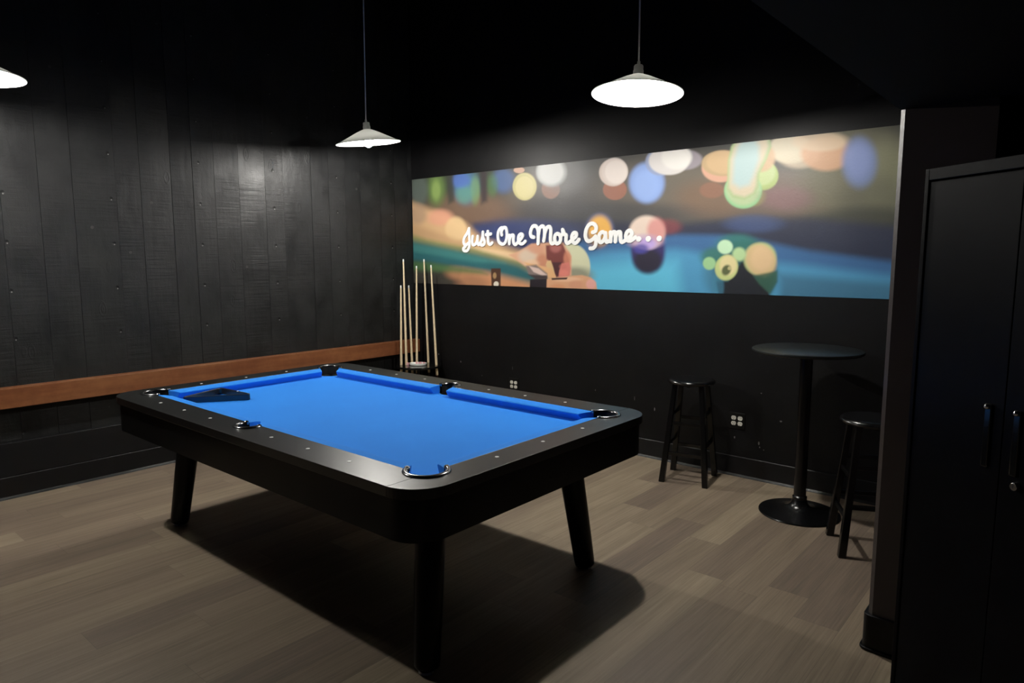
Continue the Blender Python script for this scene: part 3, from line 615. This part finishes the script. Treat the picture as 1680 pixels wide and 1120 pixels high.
# bed with notches under the pockets
bm = bmesh.new()
def bed_poly():
    pts = []
    bx, by = 1.15, .615
    for (cx, cy, r, a0, a1) in ((PC[0],PC[1],RC,-90,-180),(0,PS[1],RS,-30,-150),(-PC[0],PC[1],RC,0,-90),(-PC[0],-PC[1],RC,90,0),(0,-PS[1],RS,150,30),(PC[0],-PC[1],RC,180,90)):
        for i in range(11):
            a = R(a0+(a1-a0)*i/10); x, y = cx+r*math.cos(a), cy+r*math.sin(a)
            pts.append((max(-bx,min(bx,x)), max(-by,min(by,y))))
    return pts
prism(bm, bed_poly(), .701, ZB)
bmesh.ops.triangulate(bm, faces=[f for f in bm.faces if len(f.verts) > 4])
link('bed', bm, M['felt'], tb)
# cushions
def cushion(a_out, b_out, a_nose, b_nose, axis, side):
    """axis 0: runs along u at v=side*...; axis 1: runs along v"""
    out, nose = (CW, NW) if axis == 0 else (CL, NL)
    sec = [(out, ZR-.001), (nose+.030, ZR-.004), (nose+.006, ZR-.0085), (nose, ZR-.013), (nose+.003, ZR-.020), (nose+.022, ZB), (out, ZB)]
    bm = bmesh.new(); ends = []
    for (eo, en) in ((a_out, a_nose), (b_out, b_nose)):
        L = []
        for d, z in sec:
            t = (out-d)/(out-nose); s = eo+(en-eo)*t
            L.append(bm.verts.new((s, side*d, z) if axis == 0 else (side*d, s, z)))
        ends.append(L)
    n = len(sec)
    for i in range(n): bm.faces.new((ends[0][i], ends[0][(i+1)%n], ends[1][(i+1)%n], ends[1][i]))
    bm.faces.new(ends[0]); bm.faces.new(ends[1])
    link('cushion', bm, M['felt'], tb, bevel=.002)
for s in (1, -1):
    cushion(.054, 1.066, .068, 1.012, 0, s); cushion(-.054, -1.066, -.068, -1.012, 0, s); cushion(-.518, .518, -.482, .482, 1, s)
# pockets
def pocket(cx, cy, r, ang, span):
    pr_ = bmesh.new()
    lathe(pr_, [(.001,.628),(r*.55,.632),(r*.86,.655),(r*.97,ZB-.004),(r*.99,ZB-.002),(r*.93,.66),(.001,.64)], 32, (cx,cy))
    lathe(pr_, [(r*.995,ZB-.01),(r*.995,ZR-.001),(r*.93,ZR-.001),(r*.93,ZB-.01)], 24, (cx,cy), ang-span/2, ang+span/2, True)
    pk = link('pocket', pr_, M['rubber'], tb, smooth=True)
    bm = bmesh.new(); rr = .0085
    prof = [(r+.002+rr*1.3*math.cos(R(a)), ZR+.001+rr*.85*math.sin(R(a))) for a in range(0, 360, 36)]
    lathe(bm, prof, 28, (cx,cy), ang-span/2, ang+span/2, True)
    for s in (-1, 1):
        a = R(ang+s*span/2); c = (cx+(r+.002)*math.cos(a), cy+(r+.002)*math.sin(a))
        lathe(bm, [(0,ZR-.008),(rr*1.35,ZR-.008),(rr*1.35,ZR+.005),(rr*.8,ZR+.009),(0,ZR+.009)], 14, c)
    tag(link('pocket_rim', bm, M['dchrome'], pk, smooth=True), 'chrome pocket rim')
for sx in (1, -1):
    for sy in (1, -1): pocket(sx*PC[0], sy*PC[1], RC, math.degrees(math.atan2(sy, sx)), 228)
for sy in (1, -1): pocket(0, sy*PS[1], RS, 90*sy, 215)
# sights
def sight(u, v):
    bm = bmesh.new(); lathe(bm, [(0,ZR+.0016),(.008,ZR+.0012),(.0088,ZR-.001),(0,ZR-.001)], 16, (0,0))
    o = link('sight', bm, M['sight'], tb, smooth=True); o.location = (u, v, 0)
for s in (1, -1):
    for k in (-3,-2,-1,1,2,3): sight(k*2.2/8, s*.697)
    for k in (-1,0,1): sight(s*1.214, k*1.167/4)
# legs
for sx in (1, -1):
    for sy in (1, -1):
        bm = bmesh.new()
        T = Vector((sx*1.015, sy*.455, .63)); F = Vector((sx*1.075, sy*.535, .0))
        if sx > 0 and sy < 0: F = Vector((1.112, -.583, 0))
        pts = [T.lerp(F, k) for k in (0, .5, .93, .965, .978)]
        chain(bm, pts, (.062, .057, .051, .049, .042), 32)
        lg = link('leg', bm, M['leg'], tb, smooth=True)
        bm = bmesh.new(); lathe(bm, [(0,0),(.030,0),(.033,.004),(.030,.012),(.012,.015),(.012,.03),(0,.03)], 20, (F.x, F.y)); tag(link('leveler', bm, M['dchrome'], lg, smooth=True), 'metal levelling foot')

# ball rack lying on the felt
A_, C_, B_ = Vector((1.438,-3.008)), Vector((1.652,-2.690)), Vector((1.322,-2.712))
cen = (A_+C_+B_)/3
rk = empty('ball_rack', (cen.x, cen.y, ZB), 'black triangular ball rack lying on the blue felt', 'ball rack')
def tri_loop(k, r=.03):
    P = [A_-cen, C_-cen, B_-cen]; out = []
    for i in range(3):
        p, a, b = P[i], P[i-1], P[(i+1)%3]
        p = p*k; da = ((a*k-p)).normalized(); db = ((b*k-p)).normalized()
        s, e = p+da*r*1.3, p+db*r*1.3
        for j in range(7):
            t = j/6; out.append(tuple((s*(1-t)**2+p*2*t*(1-t)+e*t*t)))
    return out
bm = bmesh.new(); o1, i1 = tri_loop(1, .03), tri_loop(.90, .02); n = len(o1)
ring = [[bm.verts.new((x,y,z)) for x,y in P] for P, z in ((o1,.001),(o1,.038),(i1,.038),(i1,.001))]
for k in range(4):
    A, Bv = ring[k], ring[(k+1)%4]
    for i in range(n): bm.faces.new((A[i], A[(i+1)%n], Bv[(i+1)%n], Bv[i]))
link('frame', bm, M['rack'], rk, bevel=.004)
d_ = (C_-B_).normalized(); mid = (C_*.5+B_*.5)-cen; nrm = Vector((-d_.y, d_.x)); nrm = nrm if nrm.dot(mid) < 0 else -nrm
c_ = mid*.93+d_*.05+nrm*.018
bm = bmesh.new(); lathe(bm, [(0,.0398),(.006,.0395),(.006,.0365),(0,.0365)], 12, (mid.x*.915+d_.x*.03, mid.y*.915+d_.y*.03)); tag(link('badge', bm, M['sight'], rk), 'small white dot')

# ---------------------------------------------------------------- pendant lamps
def pendant(x, y, zr, label, tilt, name='pendant_lamp', roll=0):
    root = empty(name, (x, y, zr), label, 'pendant lamp', 0, 'white pendant lamps on thin cords')
    Rm = Matrix.Rotation(R(tilt[0]), 4, 'X') @ Matrix.Rotation(R(tilt[1]), 4, 'Y')
    def put(nm, bm, m, parent=root, lab=None, sm=True):
        bm.transform(Rm); o = link(nm, bm, m, parent, smooth=sm)
        if lab: o['label'] = lab
        return o
    bm = bmesh.new(); lathe(bm, [(.249,.0),(.252,.001),(.2525,.004),(.22,.017),(.15,.051),(.09,.081),(.045,.100),(.028,.106),(.0,.106)], 64); sh = put('lamp_shade', bm, M['shade'])
    bm = bmesh.new(); lathe(bm, [(.249,.0),(.2195,.0145),(.149,.0485),(.089,.0785),(.044,.097),(.0,.101)], 64); put('shade_lining', bm, M['enamel'], sh, 'bright white enamelled underside')
    bm = bmesh.new(); lathe(bm, [(0,.104),(.026,.104),(.0285,.112),(.0285,.128),(.026,.132),(.026,.152),(.022,.158),(.009,.160),(.008,.178),(0,.178)], 32); sk = put('lamp_socket', bm, M['socket'])
    bm = bmesh.new(); lathe(bm, [(0,.10),(.018,.10),(.018,.04),(.02,.03),(0,.03)], 20); put('bulb_holder', bm, M['enamel'], sk)
    bm = bmesh.new(); lathe(bm, [(0,-.031),(.012,-.0285),(.022,-.022),(.029,-.011),(.031,.0),(.029,.012),(.022,.024),(.017,.034),(0,.035)], 24); put('bulb', bm, bulb_m, root, 'glowing bulb')
    top = Rm @ Vector((0,0,.17))
    bm = bmesh.new(); bar(bm, top, (top.x*.3, top.y*.3, H-zr-.02), .0048, .0048, 10); link('cord', bm, M['cord'], root)
    bm = bmesh.new(); lathe(bm, [(0,H-zr-.03),(.045,H-zr-.03),(.055,H-zr-.02),(.055,H-zr),(0,H-zr)], 24, (top.x*.3, top.y*.3)); link('ceiling_canopy', bm, M['cord'], root)
    return root
for a in LAMPS: pendant(*a)

# ---------------------------------------------------------------- cue stand and cues
SX, SY = .325, -.235
st = empty('cue_stand', (SX, SY, 0), 'round gloss black floor stand holding cues in the corner', 'cue stand')
bm = bmesh.new(); lathe(bm, [(0,0),(.225,0),(.228,.006),(.228,.03),(.222,.036),(0,.036)], 64); link('base', bm, M['gloss'], st, smooth=True)
bm = bmesh.new(); lathe(bm, [(0,.036),(.03,.036),(.022,.06),(.018,.25),(.024,.28),(.018,.31),(.02,.49),(.03,.499),(0,.499)], 32); link('post', bm, M['gloss'], st, smooth=True)
bm = bmesh.new()
def ring_edges(cx, cy, r, n):
    v = [bm.verts.new((cx+r*math.cos(2*math.pi*i/n), cy+r*math.sin(2*math.pi*i/n), 0)) for i in range(n)]
    return [bm.edges.new((v[i], v[(i+1)%n])) for i in range(n)]
E_ = ring_edges(0, 0, .222, 64)
for b, t in CUES: E_ += ring_edges(b[0]-SX, b[1]-SY, .0165, 16)
bmesh.ops.triangle_fill(bm, edges=E_, use_beauty=True, use_dissolve=False); thick(bm, .499, .519)
link('top_disc', bm, M['gloss'], st, bevel=.0015)
CL_ = ['shorter wooden cue, leftmost in the corner stand', 'tall wooden cue second from left in the stand, before the dark wall', 'shorter wooden cue, third from left in the corner stand', 'upright wooden cue fourth from left in the stand, middle height',
       'tall wooden cue second from right in the stand, tip over the mural', 'tilted wooden cue, rightmost in the corner stand']
for (b, t), lab in zip(CUES, CL_):
    b, t = Vector(b), Vector(t); d = (t-b).normalized()
    bot = b+d*((.037-b.z)/d.z)
    L = (t-bot).length
    root = empty('pool_cue', bot, lab, 'cue', 0, 'pool cues in the corner stand')
    root.rotation_euler = d.to_track_quat('Z', 'Y').to_euler()
    j = .38 if t.z > 1.4 else .2
    rad = lambda z: .0066+(.0150-.0066)*(1-z/L)**.9
    bm = bmesh.new(); k = [j+(L-.024-j)*i/6 for i in range(7)]; chain(bm, [(0,0,z) for z in k], [rad(z) for z in k], 16); link('shaft', bm, M['cue'], root, smooth=True)
    bm = bmesh.new(); chain(bm, [(0,0,0),(0,0,.01),(0,0,j)], [.011,.0152,rad(j)], 16); link('butt', bm, M['butt'], root, smooth=True)
    bm = bmesh.new(); chain(bm, [(0,0,L-.024),(0,0,L-.004)], [.0068,.0066], 16); fe = link('ferrule', bm, M['tip'], root, smooth=True)
    bm = bmesh.new(); chain(bm, [(0,0,L-.004),(0,0,L)], [.0064,.0045], 16); link('tip', bm, M['tip'], fe, smooth=True)
# white tray with chalk on the stand
tr = bmesh.new(); n = 40
prof = [(0,.0),(.82,.0),(.96,.004),(1,.022),(.96,.022),(.90,.008),(0,.006)]
lathe(tr, prof, n)
for v in tr.verts: v.co.x *= .085; v.co.y *= .060
o = link('chalk_tray', tr, M['tray'], smooth=True); o.location = (.345, -.262, .5195); o.rotation_euler = (0,0,R(35))
tag(o, 'small oval white tray on top of the black cue stand', 'tray')
ck = bmesh.new(); box(ck, -.0115, .0115, -.0115, .0115, 0, .022)
chalk0 = link('chalk_cube', ck, M['chalkwrap'], bevel=.0015)
cb_ = bmesh.new(); lathe(cb_, [(0,.0225),(.008,.0225),(.0085,.0218),(0,.0218)], 14); cf0 = link('chalk_face', cb_, M['chalk'], chalk0)
spots = [((.262,-.318,.5195), 20, 'pinkish chalk cube on the stand left of the white tray', 0), ((.325,-.262,.5265), 50, 'pinkish chalk cube in the white tray, nearest its left end', 0), ((.352,-.240,.5265), 10, 'pinkish chalk cube in the middle of the white tray', 0),
         ((.372,-.262,.5265), 70, 'pinkish chalk cube at the front of the white tray', 0), ((.392,-.228,.5265), 35, 'pinkish chalk cube in the white tray, nearest its right end', 0)]
for i, (loc, rz, lab, _) in enumerate(spots):
    if i == 0: c = chalk0
    else:
        c = chalk0.copy(); col.objects.link(c); f = cf0.copy(); col.objects.link(f); f.parent = c
    c.location = loc; c.rotation_euler = (0,0,R(rz)); tag(c, lab, 'chalk', 'chalk cubes on the cue stand')

# ---------------------------------------------------------------- stools
def stool(x, y, rz, label):
    s = empty('bar_stool', (x, y, 0), label, 'bar stool', rz, 'black wooden bar stools')
    HS = .72
    bm = bmesh.new(); lathe(bm, [(0,HS-.004),(.10,HS-.003),(.135,HS),(.150,HS-.002),(.160,HS-.010),(.163,HS-.018),(.158,HS-.028),(.145,HS-.034),(0,HS-.034)], 48); link('seat', bm, M['stool'], s, smooth=True)
    top, ft = .090, .150
    def P(sx, sy, z): k = top+(ft-top)*(1-z/(HS-.034)); return Vector((sx*k, sy*k, z))
    for sx, sy in ((1,1),(-1,1),(-1,-1),(1,-1)):
        bm = bmesh.new(); a, b = P(sx,sy,HS-.03), P(sx,sy,0)
        q = [[bm.verts.new(c+Vector((dx*w,dy*w,0))) for dx,dy in ((1,1),(-1,1),(-1,-1),(1,-1))] for c, w in ((a,.0155),(b,.0195))]
        for i in range(4): bm.faces.new((q[0][i], q[0][(i+1)%4], q[1][(i+1)%4], q[1][i]))
        bm.faces.new(q[0]); bm.faces.new(q[1]); link('leg', bm, M['stool'], s, bevel=.004)
    for (c1, c2, zs) in (((-1,-1),(1,-1),(.205,.415)), ((-1,1),(1,1),(.205,.415)), ((-1,-1),(-1,1),(.265,.475)), ((1,-1),(1,1),(.265,.475))):
        for z in zs:
            bm = bmesh.new(); a, b = P(*c1, z), P(*c2, z); d = (b-a).normalized(); w = Vector((-d.y, d.x, 0))*.008
            q = [[bm.verts.new(c+w*i+Vector((0,0,.013*k))) for i, k in ((1,1),(-1,1),(-1,-1),(1,-1))] for c in (a+d*.012, b-d*.012)]
            for i in range(4): bm.faces.new((q[0][i], q[0][(i+1)%4], q[1][(i+1)%4], q[1][i]))
            bm.faces.new(q[0]); bm.faces.new(q[1]); link('stretcher', bm, M['stool'], s, bevel=.003)
    bm = bmesh.new(); box(bm, -.085, .085, -.01, .01, HS-.052, HS-.032); box(bm, -.01, .01, -.085, .085, HS-.052, HS-.032); link('seat_brace', bm, M['stool'], s)
    return s
stool(3.215, -.285, R(12.3), 'black round-seat bar stool standing alone left of the tall table')
stool(4.475, -.755, R(-63.2), 'black round-seat bar stool at the right of the tall table, by the pillar')

# ---------------------------------------------------------------- tall round table
ht = empty('bar_table', (4.03, -.455, 0), 'tall round black pedestal bar table with thin top against the back wall', 'bar table')
bm = bmesh.new(); lathe(bm, [(0,0),(.232,0),(.2355,.004),(.232,.010),(.17,.018),(.10,.030),(.062,.046),(.048,.066),(.042,.09),(0,.09)], 64); link('base', bm, M['tmetal'], ht, smooth=True)
bm = bmesh.new(); lathe(bm, [(0,.085),(.042,.085),(.042,.105),(.0355,.112),(.0355,.985),(0,.985)], 32); link('pedestal', bm, M['tmetal'], ht, smooth=True)
bm = bmesh.new(); lathe(bm, [(0,.985),(.15,.985),(.15,.992),(0,.992)], 32); link('top_bracket', bm, M['tmetal'], ht)
bm = bmesh.new(); lathe(bm, [(0,.992),(.302,.992),(.309,.997),(.3115,1.004),(.309,1.011),(.303,1.014),(0,1.014)], 96); link('tabletop', bm, M['tabletop'], ht, smooth=True)

# ---------------------------------------------------------------- outlets
def outlet(x, z, label):
    o = empty('wall_outlet', (x, 0, z), label, 'power outlet', 0, 'double power outlets on the back wall')
    link('cover_plate', B(-.058, .058, -.006, 0, -.058, .058), M['plate'], o, bevel=.002)
    for sx in (-1, 1):
        for sz in (-1, 1):
            bm = bmesh.new(); cx, cz, r = sx*.0235, sz*.0195, .0172
            pts = []
            for i in range(28):
                a = 2*math.pi*i/28; px, pz = r*math.cos(a)*1.02, max(-.0142, min(.0142, r*math.sin(a))); pts.append((cx+px, cz+pz))
            A = [bm.verts.new((a, -.006, b)) for a, b in pts]; Bv = [bm.verts.new((a, -.0085, b)) for a, b in pts]
            for i in range(28): bm.faces.new((A[i], A[(i+1)%28], Bv[(i+1)%28], Bv[i]))
            bm.faces.new(Bv); rc = link('receptacle', bm, M['outlet'], o)
            bm = bmesh.new()
            for dx, h in ((-.0062,.0042),(.0062,.0036)): box(bm, cx+dx-.0009, cx+dx+.0009, -.0089, -.0083, cz+.001-h/1+.002, cz+.003+h)
            lathe_pts = [(cx+.0024*math.cos(R(a)), cz-.0085+.0024*math.sin(R(a))) for a in range(0,360,36)]
            A = [bm.verts.new((a, -.0089, b)) for a, b in lathe_pts]; bm.faces.new(A)
            tag(link('slots', bm, M['slot'], rc), 'dark plug slots')
outlet(1.349, .412, 'white four-socket power outlet low on the wall behind the pool table')
outlet(3.437, .401, 'white four-socket power outlet low on the wall beside the single bar stool')

# ---------------------------------------------------------------- steel cabinet
cb = empty('storage_cabinet', (4.877, -2.138, 0), 'tall black two-door steel storage cabinet in the right foreground', 'cabinet', math.atan2(-.622, .783))
WC, DC, HC = .70, .40, 1.83
bm = bmesh.new(); box(bm, 0, .016, 0, DC, .0, HC); box(bm, WC-.016, WC, 0, DC, 0, HC); box(bm, .016, WC-.016, DC-.01, DC, .0, HC)
box(bm, .016, WC-.016, 0, DC-.01, HC-.036, HC); box(bm, .016, WC-.016, .02, DC-.01, 0, .05)
link('body', bm, M['metal'], cb, bevel=.002)
HXL, HXR = .296, .388
for i, (x0, x1) in enumerate(((.019, .3405), (.3435, WC-.019))):
    d = link('door', B(x0, x1, .004, .022, .055, HC-.040), M['metal'], cb, bevel=.0015)
    hx = HXL if i == 0 else HXR
    bm = bmesh.new(); box(bm, hx-.011, hx+.011, -.004, .004, .955, 1.14); h = link('handle', bm, M['gloss'], d, bevel=.003)
    for zz in (1.132, ):
        bm = bmesh.new(); chain(bm, [(hx,-.003,zz),(hx,-.008,zz),(hx,-.0115,zz),(hx,-.0135,zz),(hx,-.0142,zz)], (.008,.008,.0065,.004,.001), 18); tag(link('handle_bolt', bm, M['chrome'], h, smooth=True), 'chrome bolt head')
    if i == 1:
        bm = bmesh.new(); bar(bm, (hx+.012,.004,.93), (hx+.012,-.010,.93), .012, .011, 24); lk = link('lock', bm, M['chrome'], d, smooth=True, bevel=.001); tag(lk, 'round chrome key lock')
        tag(link('keyhole', B(hx+.0112, hx+.0128, -.0106, -.0098, .925, .935), M['slot'], lk), 'dark keyhole')

# ---------------------------------------------------------------- camera, world, view
w = bpy.data.worlds.new('room_air'); scene.world = w; w.use_nodes = True
w.node_tree.nodes['Background'].inputs[0].default_value = (.6, .65, 1, 1); w.node_tree.nodes['Background'].inputs[1].default_value = AMB
cam = bpy.data.cameras.new('camera'); co = bpy.data.objects.new('camera', cam); col.objects.link(co); scene.camera = co
cam.sensor_width = 36; cam.sensor_fit = 'HORIZONTAL'; cam.lens = CAM['f']/1680*36; cam.clip_start = .05
r_, u_, f_ = (Vector(CAM[k]) for k in ('r', 'u', 'fw'))
mw = Matrix((( r_.x, u_.x, -f_.x, CAM['loc'][0]), (r_.y, u_.y, -f_.y, CAM['loc'][1]), (r_.z, u_.z, -f_.z, CAM['loc'][2]), (0,0,0,1)))
co.matrix_world = mw
vs = scene.view_settings; vs.view_transform = 'Standard'; vs.look = 'None'; vs.gamma = 1; vs.use_curve_mapping = False; vs.exposure = EXPO
